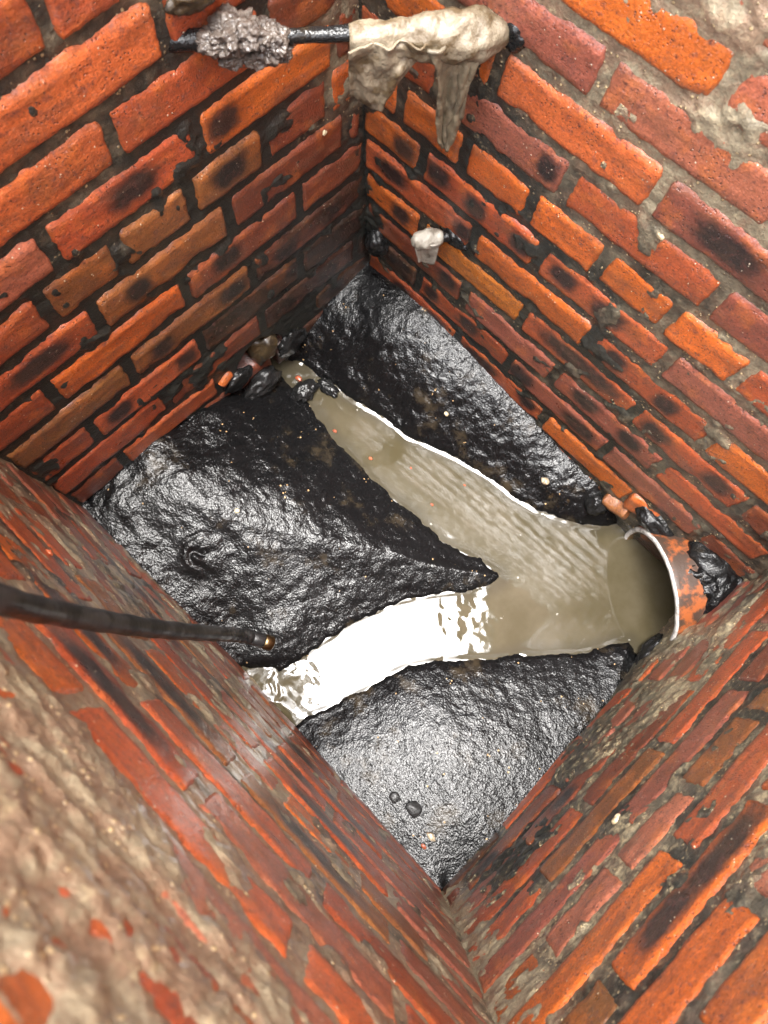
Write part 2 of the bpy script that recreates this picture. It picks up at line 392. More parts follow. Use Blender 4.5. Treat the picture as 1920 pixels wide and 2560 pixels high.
IN_HOLE = (.285, -.835, .062, .085)     # broken inlet in the NW wall: u, z, half sizes
def brickmesh(w, h, seed, chip=1.0):
    st = .0052
    nx = max(4, int(w / st) + 1); nz = max(4, int(h / st) + 1)
    # cosine-spaced towards the edges so the arrises are round
    def sp(n, L):
        t = np.linspace(-1, 1, n); t = .35 * t + .65 * np.sin(t * math.pi / 2); return t / t[-1] * L / 2
    X, Z = np.meshgrid(sp(nx, w), sp(nz, h))
    ox, oz = random.uniform(0, 50), random.uniform(0, 50)
    # ragged outline
    ex = (fbm(Z * 55 + ox, X * 20, 0, seed, 2) * .0016 + vnoise(Z * 210 + ox, X * 60, 0, seed + 3) * .0012) * chip
    ez = (fbm(X * 45 + oz, Z * 20, 3, seed, 2) * .0014 + vnoise(X * 210 + oz, Z * 60, 3, seed + 4) * .0013) * chip
    tx = np.abs(X) / (w / 2); tz = np.abs(Z) / (h / 2)
    Xe = X + ex * tx ** 3; Ze = Z + ez * tz ** 3
    # corners rounded in plan
    dx = w / 2 - np.abs(X); dz = h / 2 - np.abs(Z); r = .010
    cx = np.clip((r - dx) / r, 0, 1); cz = np.clip((r - dz) / r, 0, 1); dd = np.hypot(cx, cz)
    sc = np.where(dd > 1, 1 / np.maximum(dd, 1e-6), 1)
    Xe = np.sign(X) * (np.abs(Xe) - r * cx * (1 - sc)); Ze = np.sign(Z) * (np.abs(Ze) - r * cz * (1 - sc))
    ew = .0048 + .0022 * fbm(X * 40 + ox, Z * 40, 5, seed + 2, 2)
    e = np.clip(1 - np.minimum(np.minimum(dx, dz) / ew, 1), 0, 1)
    top = np.clip(1 - (h / 2 - Z) / (.0075 + .003 * fbm(X * 60 + oz, Z * 10, 6, seed + 8, 2)), 0, 1)      # weathered upper arris
    Y = -.0060 * np.maximum(e ** 2.0, .95 * top) + fbm(X * 22 + ox, Z * 30, 1, seed + 5, 3) * .0013 + fbm(X * 110 + oz, Z * 150, 2, seed + 9, 2) * .0007
    # a few knocked-off edges
    for _ in range(random.choice((0, 1, 1, 2))):
        px = random.uniform(-w / 2, w / 2); pz = random.choice((-1, 1)) * h / 2; rr = random.uniform(.005, .016)
        Y -= .0045 * np.clip(1 - ((X - px) ** 2 / (rr * 1.8) ** 2 + (Z - pz) ** 2 / rr ** 2), 0, 1) * (1 + .4 * fbm(X * 150, Z * 150, 0, seed, 2))
    V = np.stack([Xe, Y, Ze], -1).reshape(-1, 3)
    F = gridfaces(nx, nz, True).tolist()
    # sides running back into the wall
    ring = list(range(nx)) + [i * nx + nx - 1 for i in range(1, nz)] + [(nz - 1) * nx + i for i in range(nx - 2, -1, -1)] + [i * nx for i in range(nz - 2, 0, -1)]
    back = V[ring].copy(); back[:, 1] = -.05; n0 = len(V)
    V = np.concatenate([V, back]); m = len(ring)
    for i in range(m):
        j = (i + 1) % m; F.append([ring[i], ring[j], n0 + j, n0 + i])
    F = [f[::-1] for f in F]
    me = bpy.data.meshes.new('brick'); me.from_pydata(V.tolist(), [], F)
    me.polygons.foreach_set('use_smooth', [True] * len(me.polygons)); me.materials.append(M_BRICK); me.update()
    return me
wall_obj = {}
for w, (a, b, L) in WALLS.items():
    mid = wallpt(w, L / 2, -.9)[0]
    rl = lambda z: float(np.linalg.norm(corner(a, z)[0] - corner(b, z)[0]))
    root = empty('brick_wall', mid, LAB[w], 'wall', 'brick walls of the inspection chamber'); wall_obj[w] = root
    sgn = 1 if w in ('NW', 'SW') else -1
    for c, (perps, cols, spots, soot, grime) in LAY[w].items():
        edges = [0.0] + list(perps) + [L]
        for i in range(len(edges) - 1):
            if i >= len(cols) or cols[i] == '-': continue
            u0, u1 = edges[i], edges[i + 1]; jw = .0052 + random.uniform(0, .0022)
            if i == 0: u0 -= .004
            if i == len(edges) - 2: u1 = rl(line_z(w, c - .5)) + .004
            u0 += jw; u1 -= jw
            if u1 - u0 < .02: continue
            uc = (u0 + u1) / 2
            zt = line_z(w, c - 1) + TILT[w] * uc; zb = line_z(w, c) + TILT[w] * uc
            zc = (zt + zb) / 2; hh = (zt - zb) - .0108 - random.uniform(-.001, .0025)
            if zc > TOPZ - .03 or zc < -1.0: continue
            if w == 'NW' and abs(uc - IN_HOLE[0]) < .05 and zc < -.76: continue
            P = wallpt(w, uc, zc, random.uniform(-.0006, .0016))[0]
            t = wallpt(w, uc + .01, zc + TILT[w] * .01)[0] - wallpt(w, uc - .01, zc - TILT[w] * .01)[0]
            t /= np.linalg.norm(t); up = wallpt(w, uc, zc + .01)[0] - wallpt(w, uc, zc - .01)[0]
            Xa = t * sgn; up -= Xa * (up @ Xa); up /= np.linalg.norm(up); Ya = np.cross(up, Xa)
            Mx = Matrix(((Xa[0], Ya[0], up[0], P[0] - mid[0]), (Xa[1], Ya[1], up[1], P[1] - mid[1]), (Xa[2], Ya[2], up[2], P[2] - mid[2]), (0, 0, 0, 1)))
            Mx = Mx @ Matrix.Rotation(random.gauss(0, .004), 4, 'Y') @ Matrix.Rotation(random.gauss(0, .010), 4, 'X') @ Matrix.Rotation(random.gauss(0, .004), 4, 'Z')
            o = bpy.data.objects.new('brick', brickmesh(u1 - u0, hh, random.randint(0, 9999), 1.0))
            C.objects.link(o); o.parent = root; o.matrix_local = Mx
            col = np.array(PAL[cols[i]]); v = random.uniform(.85, 1.18); hshift = random.uniform(-.08, .08)
            o.color = (col[0] * v, col[1] * v * (1 + hshift), col[2] * v * (1 + hshift), 1)
            own = [s for s in spots if u0 - .005 < s[0] < u1 + .005]
            for nme, s in zip(('spot_a', 'spot_b', 'spot_c'), own + [None] * 3):
                if nme not in ('spot_a', 'spot_b', 'spot_c'): continue
                o[nme] = (sgn * (s[0] - uc), random.uniform(-.004, .004), s[1] * random.uniform(.85, 1.1)) if s else (0.0, 0.0, 0.0)
            sx = soot
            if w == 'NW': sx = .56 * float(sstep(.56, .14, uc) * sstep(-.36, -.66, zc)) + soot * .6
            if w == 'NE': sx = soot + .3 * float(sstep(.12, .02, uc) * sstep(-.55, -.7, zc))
            o['soot'] = float(sx + random.uniform(-.04, .04)); o['grime'] = float(grime + {'NW': .0, 'NE': .02, 'SE': .04, 'SW': .05}[w] + random.uniform(-.05, .05))
    # mortar: one bumpy sheet behind the bricks, rising over them where it is smeared
    nu = int((L + .065) / .004); z0, z1 = -1.02, TOPZ; nz = int((z1 - z0) / .004)
    U, Zg = np.meshgrid(np.linspace(-.02, L + .045, nu), np.linspace(z0, z1, nz))
    n1 = fbm(U * 14 + 7, Zg * 14, 0, hash(w) % 1 + len(w) + ord(w[0]), 4); n2 = fbm(U * 60, Zg * 60, 0, 3 + ord(w[1]), 3); n3 = fbm(U * 5 + 3, Zg * 5, 2, 11 + ord(w[1]), 3)
    n4 = fbm(U * 150, Zg * 150, 0, 31 + ord(w[0]), 2)
    out = {'NW': -.0030, 'NE': -.0022, 'SE': -.0020, 'SW': -.0012}[w] + .0013 * n2 + .0012 * n1 + .0009 * n4
    sm = np.zeros_like(U); buff = np.zeros_like(U); cream = np.zeros_like(U)
    if w == 'NE':
        sm = np.maximum(sm, sstep(-.045, .005, Zg - .02 * n1 + .02 * (U - .45)))
        sm = np.maximum(sm, .75 * sstep(.45, .75, U) * sstep(-.55, -.72, Zg) * sstep(-.15, .25, n1))
        sm = np.maximum(sm, .6 * sstep(.06, .02, U) * sstep(.0, .3, n1 + .2))
        sm = np.maximum(sm, .7 * np.exp(-((U - .16) ** 2 + (Zg + .205) ** 2) / .03 ** 2))
        sm = np.maximum(sm, .75 * np.exp(-((U - .46) ** 2 / .06 ** 2 + (Zg + .075) ** 2 / .035 ** 2)) * sstep(-.3, .2, n2))
        buff = .22 + .5 * sstep(-.45, .0, Zg) + .25 * sstep(.3, .8, U) + .3 * n3
        cream = .17 + .12 * sstep(-.5, 0, Zg)
    if w == 'NW':
        sm = np.maximum(sm, .75 * np.exp(-((U - .02) ** 2 / .045 ** 2 + (Zg + .30) ** 2 / .09 ** 2)) * sstep(-.4, .1, n1))
        sm = np.maximum(sm, .6 * sstep(.03, .01, U))
        buff = .05 + .22 * sstep(-.5, -.05, Zg) + .45 * np.exp(-((U - .03) ** 2 / .09 ** 2 + (Zg + .3) ** 2 / .14 ** 2)) + .25 * n3
        cream = .03 + .06 * sstep(-.4, 0, Zg)
    if w == 'SE':
        sm = np.maximum(sm, .85 * sstep(.42, .1, U) * sstep(-.5, -.62, Zg) * sstep(-.2, .25, n1))
        sm = np.maximum(sm, .6 * sstep(-.6, -.7, Zg) * sstep(.1, .4, n1))
        sm = np.maximum(sm, .4 * sstep(.695, .72, U))
        sm = np.maximum(sm, .6 * np.exp(-((U - .5) ** 2 / .03 ** 2 + (Zg + .46) ** 2 / .03 ** 2)))
        buff = .35 + .3 * sstep(-.5, -.75, Zg) * sstep(.5, .1, U) + .35 * sstep(-.3, .0, Zg) + .4 * n3 + .5 * sstep(.68, .72, U)
        cream = .31 + .15 * n3
    if w == 'SW':
        sm = np.maximum(sm, sstep(-.045, .03, Zg + .028 * n1 + .10 * sstep(.42, .2, U)))
        sm = np.maximum(sm, .7 * sstep(.0, .35, n1) * sstep(-.15, -.05, Zg))
        sm = np.maximum(sm, .6 * sstep(.05, .35, n1) * sstep(.4, .1, U))
        sm = np.maximum(sm, .35 * sstep(.87, .90, U))
        buff = .68 + .38 * sstep(-.2, .0, Zg) + .25 * n3 + .55 * fbm(U * 9, Zg * 42, 0, 93, 4)
        cream = .18 + .12 * n3 + .18 * np.exp(-((Zg - .125 + .03 * n1) ** 2) / .02 ** 2) + .12 * fbm(U * 10, Zg * 45, 0, 95, 3)
    if w == 'SW': sm = sm * (.35 + .65 * sstep(-.22, .12, fbm(U * 9 + 4, Zg * 42, 0, 97, 4))) * (1 - .9 * sstep(.13, .17, Zg + .03 * n1) * sstep(-.1, .2, n3 + .3 * n1))
    sm = np.maximum(sm, .62 * sstep(.33, .55, fbm(U * 22, Zg * 22, 0, 77 + ord(w[0]) + ord(w[1]), 3)))
    out = out + sm * ((.0062 if w != 'SW' else .0045) + (.0024 * n2 + .002 * n1) * (.35 if w == 'SW' else 1) + .0014 * n4)
    if w == 'SW':     # the lumpy top of the wall, nearest the camera
        out = out + sstep(.06, .2, Zg) * (.0005 + .0014 * fbm(U * 11, Zg * 38, 0, 91, 4) + .0012 * n2 + .0015 * n4)
    if w == 'NW':     # broken-out inlet
        d = ((U - IN_HOLE[0]) / IN_HOLE[2]) ** 2 + ((Zg - IN_HOLE[1]) / IN_HOLE[3]) ** 2 + .35 * n1
        out = out - .14 * sstep(1.15, .7, d); buff = buff * sstep(.7, 1.3, d)
    V = wallpt(w, U.reshape(-1), Zg.reshape(-1), out.reshape(-1))
    mo = meshobj('mortar', V, gridfaces(nu, nz, w in ('NE', 'SE')), M_MORTAR, root, attrs={'buff': buff.reshape(-1), 'cream': cream.reshape(-1)})

# ---------------------------------------------------------------- ground round the opening
gx = [-40, -.03, .92, 40]; gy = [-40, -.735, .06, 40]
gv = [(x, y, TOPZ) for y in gy for x in gx]
gv[5] = (corner('L', TOPZ)[0][0], corner('L', TOPZ)[0][1], TOPZ); gv[6] = (corner('B', TOPZ)[0][0], corner('B', TOPZ)[0][1], TOPZ)
gv[9] = (corner('T', TOPZ)[0][0], corner('T', TOPZ)[0][1], TOPZ); gv[10] = (corner('R', TOPZ)[0][0], corner('R', TOPZ)[0][1], TOPZ)
gf = [[j * 4 + i, j * 4 + i + 1, j * 4 + i + 5, j * 4 + i + 4] for j in range(3) for i in range(3) if not (i == 1 and j == 1)]
tag(meshobj('ground', gv, gf, M_GROUND, smooth=False), kind='structure')

# ---------------------------------------------------------------- made-up building out of view, added to block sky mirrored in the water
M_BLOCKER = simple('blocker_brick', (.30, .15, .10), .7, 0, .5, 30, (.22, .11, .075), 6); M_BLOCKER_BLACK = simple('blocker_black', (.02, .02, .02), .4)
hd = np.array([.839, -.544, 0]); hn = np.array([.544, .839, 0]); h0 = np.array([1.18, .713, 0]) + hn * .12
def hbox(name, a0, a1, n0, n1, z0_, z1_, mat):
    V = [h0 + hd * a + hn * n_ + np.array([0, 0, z_]) for z_ in (z0_, z1_) for a, n_ in ((a0, n0), (a1, n0), (a1, n1), (a0, n1))]
    return meshobj(name, V, [[3, 2, 1, 0], [4, 5, 6, 7], [0, 1, 5, 4], [1, 2, 6, 5], [2, 3, 7, 6], [3, 0, 4, 7]], mat, sky_blocker, False)
sky_blocker = empty('sky_blocker', h0 + np.array([0, 0, TOPZ]), 'made-up brown building out of view, added to cut off sky mirrored in the water', 'sky_blocker')
hbox('wall', -5, 5, 0, 6, TOPZ + .01, 5.1, M_BLOCKER); hbox('blocker_eave', -5.2, 5.2, -.10, .4, 5.1, 5.25, M_BLOCKER_BLACK); hbox('blocker_roof', -5.2, 5.2, -.05, 6.2, 5.26, 5.6, M_BLOCKER_BLACK)  # all parts of the added sky blocker, none of them in view

# ---------------------------------------------------------------- benching (sloping floor) and water
ZW = -.90
NEB = [(-.007, -.221), (.04, -.195), (.119, -.187), (.166, -.181), (.24, -.163), (.301, -.159), (.367, -.133), (.427, -.115), (.479, -.103), (.538, -.099), (.59, -.087), (.652, -.059), (.705, -.02), (.729, .01)]
MID = [(.015, -.242), (.077, -.251), (.121, -.248), (.148, -.256), (.189, -.264), (.249, -.265), (.305, -.27), (.367, -.268), (.426, -.263), (.49, -.265), (.538, -.25), (.586, -.235), (.617, -.229), (.63, -.236), (.623, -.262), (.593, -.31), (.554, -.36), (.522, -.404), (.502, -.448), (.48, -.5), (.473, -.543), (.463, -.582), (.457, -.624), (.45, -.654), (.416, -.68), (.39, -.696)]
LOB = [(.534, -.7), (.537, -.679), (.553, -.647), (.566, -.612), (.585, -.57), (.592, -.528), (.609, -.483), (.641, -.44), (.677, -.401), (.714, -.363), (.748, -.321), (.799, -.271), (.84, -.223), (.868, -.172), (.887, -.153), (.929, -.167)]
POLY = np.array([(-.15, -.222)] + NEB + [(.76, .03), (1.0, .03), (1.0, -.15)] + LOB[::-1] + [(.53, -.8), (.37, -.8)] + MID[::-1] + [(-.15, -.242)])
def sdf(X, Y, poly):
    x, y = X.reshape(-1), Y.reshape(-1); d = np.full(len(x), 1e9); ins = np.zeros(len(x), bool); n = len(poly)
    for i in range(n):
        a, b = poly[i], poly[(i + 1) % n]; e = b - a; t = np.clip(((x - a[0]) * e[0] + (y - a[1]) * e[1]) / (e @ e), 0, 1)
        d = np.minimum(d, np.hypot(x - a[0] - t * e[0], y - a[1] - t * e[1]))
        c = ((a[1] > y) != (b[1] > y)) & (x < (b[0] - a[0]) * (y - a[1]) / (b[1] - a[1] + 1e-12) + a[0]); ins ^= c
    return np.where(ins, -d, d).reshape(X.shape)
xs = np.arange(-.02, .945, .0024); ys = np.arange(-.745, .045, .0024)
X, Y = np.meshgrid(xs, ys)
wob = fbm(X * 30, Y * 30, 0, 4, 3) * .006 + fbm(X * 110, Y * 110, 0, 5, 2) * .002
D = sdf(X, Y, POLY) + wob
# height where the benching meets each wall
tabs = {'NE': ([0, .17, .35, .54, .65, .75, .92], [-.795, -.778, -.80, -.838, -.832, -.78, -.75]), 'NW': ([0, .108, .222, .28, .378, .545, .7], [-.797, -.808, -.85, -.87, -.80, -.782, -.80]),
        'SW': ([0, .116, .25, .36, .45, .6, .7, .85, .92], [-.80, -.815, -.845, -.87, -.88, -.88, -.875, -.855, -.85]), 'SE': ([0, .14, .22, .41, .61, .73], [-.76, -.87, -.885, -.868, -.852, -.86])}
num = np.zeros_like(X); den = np.zeros_like(X); dw = np.full(X.shape, 1e9)
for w, (a, b, L) in WALLS.items():
    A = wallpt(w, 0, -.82)[0][:2]; B = wallpt(w, L, -.82)[0][:2]; e = (B - A) / np.linalg.norm(B - A)
    u = (X - A[0]) * e[0] + (Y - A[1]) * e[1]; dist = np.abs((X - A[0]) * INW[w][0] + (Y - A[1]) * INW[w][1]) + 1e-4
    h = np.interp(u, *tabs[w]); wt = dist ** -2.5
    num += wt * h; den += wt; dw = np.minimum(dw, dist)
HW = num / den
s = np.clip(D / (D + dw + 1e-6), 0, 1)
A_, B_, K_ = (.52 + .38 * sstep(-.24, -.16, Y)) * np.maximum(D, 0), HW - ZW, .030
up = ZW + np.maximum(-K_ * np.log(np.exp(-A_ / K_) + np.exp(-B_ / K_)) + K_ * np.log(1 + np.exp(-B_ / K_)), 0) + .004 * s
pud = sstep(-.05, .35, fbm(X * 7 + 2, Y * 7, 0, 28, 3))     # smoother, slimier patches
lmp = .30 + .9 * sstep(.62, .40, X) * sstep(-.26, -.36, Y) + .45 * sstep(-.24, -.16, Y)      # the left and far slopes are lumpier
rough = lmp * (0.0022 * fbm(X * 15, Y * 15, 0, 21, 3) + .0009 * fbm(X * 60, Y * 60, 0, 22, 3)) + .0007 * fbm(X * 150, Y * 150, 0, 23, 2) * (1 - .5 * pud) + .0040 * fbm(X * 7.5, Y * 7.5, 0, 24, 2)
# a few softened lumps and crusty folds
rough += .008 * np.exp(-((X - .20) ** 2 / .03 ** 2 + (Y + .61) ** 2 / .03 ** 2)) * np.abs(np.sin(60 * (X * .7 - Y * .5) + 4 * fbm(X * 20, Y * 20, 0, 9, 2)))
rough += .009 * np.maximum(fbm(X * 9 + 4, Y * 9, 0, 31, 4), 0) * sstep(.55, .2, X) * sstep(-.2, -.35, Y)
Hf = np.where(D > 0, up + rough * sstep(0, .02, D) + .003 * sstep(0, .008, D), ZW - .05 * sstep(0, -.05, D) - .002)
ochre = .10 * fbm(X * 8, Y * 8, 0, 41, 3) + .3 * np.exp(-((X - .60) ** 2 / .10 ** 2 + (Y + .045) ** 2 / .03 ** 2)) + .12 * np.exp(-((X - .5) ** 2 / .06 ** 2 + (Y + .36) ** 2 / .04 ** 2))
tag(meshobj('chamber_floor', np.stack([X, Y, Hf], -1).reshape(-1, 3), gridfaces(len(xs), len(ys)), M_SLUDGE, attrs={'ochre': ochre.reshape(-1)}), kind='structure')
# water, finer along its edge, with a swirl where it enters under the SW wall
xs2 = np.arange(-.03, .96, .003); ys2 = np.arange(-.73, .04, .003)
X2, Y2 = np.meshgrid(xs2, ys2); D2 = sdf(X2, Y2, POLY)
turb = np.exp(-((X2 - .47) ** 2 / .07 ** 2 + (Y2 + .69) ** 2 / .055 ** 2))
turb2 = np.exp(-((X2 - .03) ** 2 / .06 ** 2 + (Y2 + .22) ** 2 / .05 ** 2))
rip = .0002 * fbm(X2 * 22, Y2 * 22, 0, 61, 2) * (.10 + 2.4 * np.exp(-((X2 - .52) ** 2 / .1 ** 2 + (Y2 + .6) ** 2 / .12 ** 2)))
rip += .006 * turb * fbm(X2 * 34 + 2 * fbm(X2 * 15, Y2 * 15, 0, 8, 2), Y2 * 34, 0, 62, 3) + .002 * turb2 * fbm(X2 * 45, Y2 * 45, 0, 63, 2)
rip += .0009 * fbm(X2 * 38, Y2 * 38, 0, 69, 3) * np.exp(-((X2 - .60) ** 2 / .07 ** 2 + (Y2 + .40) ** 2 / .16 ** 2)) + .0004 * fbm(X2 * 60, Y2 * 60, 0, 70, 2) * np.exp(-((X2 - .52) ** 2 / .06 ** 2 + (Y2 + .60) ** 2 / .07 ** 2))
Z2 = ZW + rip + .0014 * np.exp(np.minimum(D2, 0) / .0025) * (1 + .8 * fbm(X2 * 40, Y2 * 40, 0, 68, 2))
keep = (D2[:-1, :-1] < .03)
scum = .22 * np.exp(-((Y2 + .135 - .1 * (X2 - .3)) ** 2) / .05 ** 2) * sstep(.1, .3, X2) * sstep(.75, .5, X2) + .06 * fbm(X2 * 10, Y2 * 25, 0, 66, 3)
shal = np.maximum(sstep(-.028, -.004, D2 + .006 * fbm(X2 * 20, Y2 * 20, 0, 67, 3)) * .55, sstep(.16, .02, X2) * .75)
tag(meshobj('water', np.stack([X2, Y2, Z2], -1).reshape(-1, 3), gridfaces(len(xs2), len(ys2), keep=keep), M_WATER, attrs={'scum': scum.reshape(-1), 'shallow': shal.reshape(-1)}), kind='structure')

# ---------------------------------------------------------------- clay outlet pipe in the right-hand corner
pc = np.array([.838, -.066, ZW + .036]); ax = np.array([.594, .803, 0]); ax /= np.linalg.norm(ax); sd_ = np.array([ax[1], -ax[0], 0]); zz = np.array([0, 0, 1.])
pipe = empty('clay_pipe', pc, 'orange glazed clay drain pipe end half full of brown water, with pale cut rim', 'pipe')
RO, RI = .119, .1085
def ring(t, r, n=72, jag=0.0, seed=0):
    th = np.linspace(0, 2 * math.pi, n, endpoint=False)
    rr = r + jag * fbm(np.cos(th) * 5 + seed, np.sin(th) * 5, 0, seed, 3)
    tt = t + jag * 1.2 * fbm(np.cos(th) * 8 + seed, np.sin(th) * 8, 4, seed + 1, 3)
    return pc + tt[:, None] * ax + rr[:, None] * (np.cos(th)[:, None] * sd_ + np.sin(th)[:, None] * zz)
def rings(lst, name, mat):
    n = 72; V = np.concatenate([ring(t, r, n, j, 3) for t, r, j in lst]); F = []
    for i in range(len(lst) - 1):
        for k in range(n): F.append([i * n + k, i * n + (k + 1) % n, (i + 1) * n + (k + 1) % n, (i + 1) * n + k])
    return meshobj(name, V, F, mat, pipe)
rings([(.001, RO - .001, .0012)] + [(t, RO + .0004 * math.sin(t * 400), .0008) for t in np.linspace(.004, .3, 40)], 'pipe_barrel', M_PIPE)
rings([(.001, RI + .001, .001)] + [(t, RI + .0012 * math.sin(t * 900), .0006) for t in np.linspace(.004, .3, 60)], 'pipe_bore', M_PIPE_IN)
rings([(.0025, RO - .0002, .0012), (-.0008, RO - .0015, .0012), (-.0015, (RO + RI) / 2, .0012), (-.0008, RI + .0015, .001), (.003, RI + .0002, .001)], 'pipe_rim', M_RIM)

# ---------------------------------------------------------------- black sludge clumps
def lump(c, r, label, seed, squash=(1, 1, 1), amp=.35, freq=2.2, mat=None, name='sludge_lump', cat='sludge', group='lumps of black sludge', sub=4):
    V, F = blob(c, r, sub, amp, freq, seed, squash)
    return tag(meshobj(name, V, F, mat or M_TAR), label, cat, group)
def onpipe(t, th, d=0.0): return pc + t * ax + (RO + d) * (math.cos(th) * sd_ + math.sin(th) * zz)
def pipe_crust(label, t0, t1, th0, th1, thick, seed):
    n = 46; T, TH = np.meshgrid(np.linspace(t0, t1, n), np.linspace(th0, th1, n))
    e = np.minimum(np.minimum((T - t0) / (t1 - t0), (t1 - T) / (t1 - t0)), np.minimum((TH - th0) / (th1 - th0), (th1 - TH) / (th1 - th0))) * 2
    nn = fbm(T * 45, TH * 5, 0, seed, 3)
    hh = -.004 + thick * sstep(.0, .55, e + .35 * nn) + .004 * fbm(T * 120, TH * 13, 0, seed + 3, 3) * sstep(0, .3, e)
    V = pc + T[..., None] * ax + (RO + hh)[..., None] * (np.cos(TH)[..., None] * sd_ + np.sin(TH)[..., None] * zz)
    return tag(meshobj('sludge_crust', V.reshape(-1, 3), gridfaces(n, n), M_SLUDGE), label, 'sludge', 'lumps of black sludge')
pipe_crust('black gritty crust stuck on top of the orange clay pipe', .028, .19, .30, 1.75, .014, 5)
def wl(w, u, z, out=0.0): return wallpt(w, u, z, out)[0]
lump(wl('NE', .735, -.79, .0), .035, 'black sludge packed between the pipe rim and the spotted brick wall', 4, (1.3, .6, .6))
lump(wl('NE', .64, -.865, .02), .026, 'black sludge clump at the bank beside the broken orange bricks', 12, (.8, .8, 1.0))
lump(wl('NE', .86, -.765, .005), .05, 'black sludge filling the corner behind the clay pipe', 7, (1.1, .7, .7))
lump(wl('SE', .155, -.875, .0), .03, 'glossy black sludge wedged between the pipe and lower right wall', 9, (.5, 1.3, .7))
lump((.087, -.238, ZW + .008), .026, 'shiny black sludge lump standing in the head of the channel', 21, (.8, 1.0, .6), .5, 2.0)
lump((.115, -.197, ZW + .004), .017, 'small wet sludge lump on the bank beside the channel head', 25, (1.5, .8, .5), .5, 2.4)
lump(wl('NE', .03, -.685, .004), .03, 'black slime plug high in the far corner of the pit', 27, (.8, .8, .9))
lump(wl('NW', .31, -.86, .015), .04, 'black sludge heap at the foot of the broken inlet', 29, (.6, 1.1, .5))
lump(wl('NW', .345, -.812, .0), .026, 'black sludge smeared over broken bricks left of the inlet', 61, (.5, 1.3, .9))
lump(wl('NW', .215, -.83, .004), .03, 'black sludge smeared on the wall right of the inlet', 62, (.45, 1.2, 1.1))
V, F = blob(wl('NW', .265, -.80, -.014), .042, 4, .45, 1.4, 33, (.6, .8, .9))
tag(meshobj('inlet_stone', V, F, M_STONE), 'ochre brown stone lip sticking out of the broken inlet', 'stone')
def stub(w, u, z, out, bw, bh, rot, key, label, seed):
    sgn = 1 if w in ('NW', 'SW') else -1
    t = (wl(w, u + .01, z) - wl(w, u - .01, z)); t /= np.linalg.norm(t); Xa = t * sgn; upv = np.array([0, 0, 1.]); Ya = np.cross(upv, Xa); P = wl(w, u, z, out)
    o = bpy.data.objects.new('brick_fragment', brickmesh(bw, bh, seed, 1.6)); C.objects.link(o)
    o.matrix_world = Matrix(((Xa[0], Ya[0], 0, P[0]), (Xa[1], Ya[1], 0, P[1]), (Xa[2], Ya[2], 1, P[2]), (0, 0, 0, 1))) @ Matrix.Rotation(rot[0], 4, 'X') @ Matrix.Rotation(rot[1], 4, 'Y') @ Matrix.Rotation(rot[2], 4, 'Z')
    o.color = (*PAL[key], 1)
    for k_ in ('spot_a', 'spot_b', 'spot_c'): o[k_] = (0.0, 0.0, 0.0)
    o['soot'] = .12; o['grime'] = .1
    tag(o, label, 'brick fragment', 'broken brick fragments')
stub('NE', .70, -.788, .006, .05, .05, (.1, .12, .2), 'o', 'bright orange broken brick stub above the pipe rim', 41)
stub('NE', .672, -.845, .018, .055, .035, (-.3, .35, .1), 'b', 'brown brick fragment leaning by the pipe rim', 42)
stub('NW', .365, -.775, .006, .035, .022, (0, .3, .1), 'o', 'small orange brick fragment under the sooty bricks', 43)

# ---------------------------------------------------------------- iron bar across the corner, its rag and clump
B0, B1 = np.array([-.0113, -.2492, -.129]), np.array([.1918, .0055, -.138]); bd = (B1 - B0) / np.linalg.norm(B1 - B0)
P = np.array([B0 + (B1 - B0) * t for t in np.linspace(-.12, 1.12, 60)])
rad = .0078 + .0020 * np.array([[vnoise(np.array([i * .5]), np.array([j * .7]), 0, 2)[0] for j in range(14)] for i in range(60)])
rad[:16] += .004 * np.linspace(1, 0, 16)[:, None]
V, F = tubemesh(P, rad, 14)
tag(meshobj('iron_bar', V, F, M_TAR), 'black slimy iron bar spanning the far corner of the pit', 'bar')
V, F = blob(B0 + (B1 - B0) * .14 + np.array([0, 0, .006]), .020, 6, .5, 2.2, 51, (1.1, 1.3, .75))
V2, F2 = blob(B0 + (B1 - B0) * .25 + np.array([.004, -.002, .0]), .018, 6, .5, 2.2, 52, (1.2, 1.1, .95))
cl = empty('debris_clump', B0 + (B1 - B0) * .2, 'grey matted clump of wet fibres caught on the bar', 'debris')
meshobj('fibre_lump', V, F, M_DEBRIS, cl); meshobj('fibre_lump', V2, F2, M_DEBRIS, cl)
for t_, dz_, r_, sd_k in ((.08, .002, .013, 55), (.195, .010, .014, 56), (.205, -.012, .013, 57), (.29, -.012, .009, 58), (.13, -.014, .012, 59)):
    V, F = blob(B0 + (B1 - B0) * t_ + np.array([.004, -.004, dz_]), r_, 5, .5, 2.6, sd_k, (1.2, 1.2, .8)); meshobj('fibre_lump', V, F, M_DEBRIS, cl)
V, F = blob(wl('NW', .215, -.085, .004), .026, 4, .4, 1.8, 53, (.6, 1.3, .7))
tag(meshobj('mortar_lump', V, F, M_CREAM if False else M_STONE), 'golden brown mortar lump on the wall above the grey clump', 'mortar')
V, F = blob(B1 + np.array([.010, .004, .0]), .015, 4, .3, 2, 54, (1.2, .6, 1.2))
tag(meshobj('tar_plug', V, F, M_TAR), 'black tar plug where the bar enters the spotted wall', 'sludge')

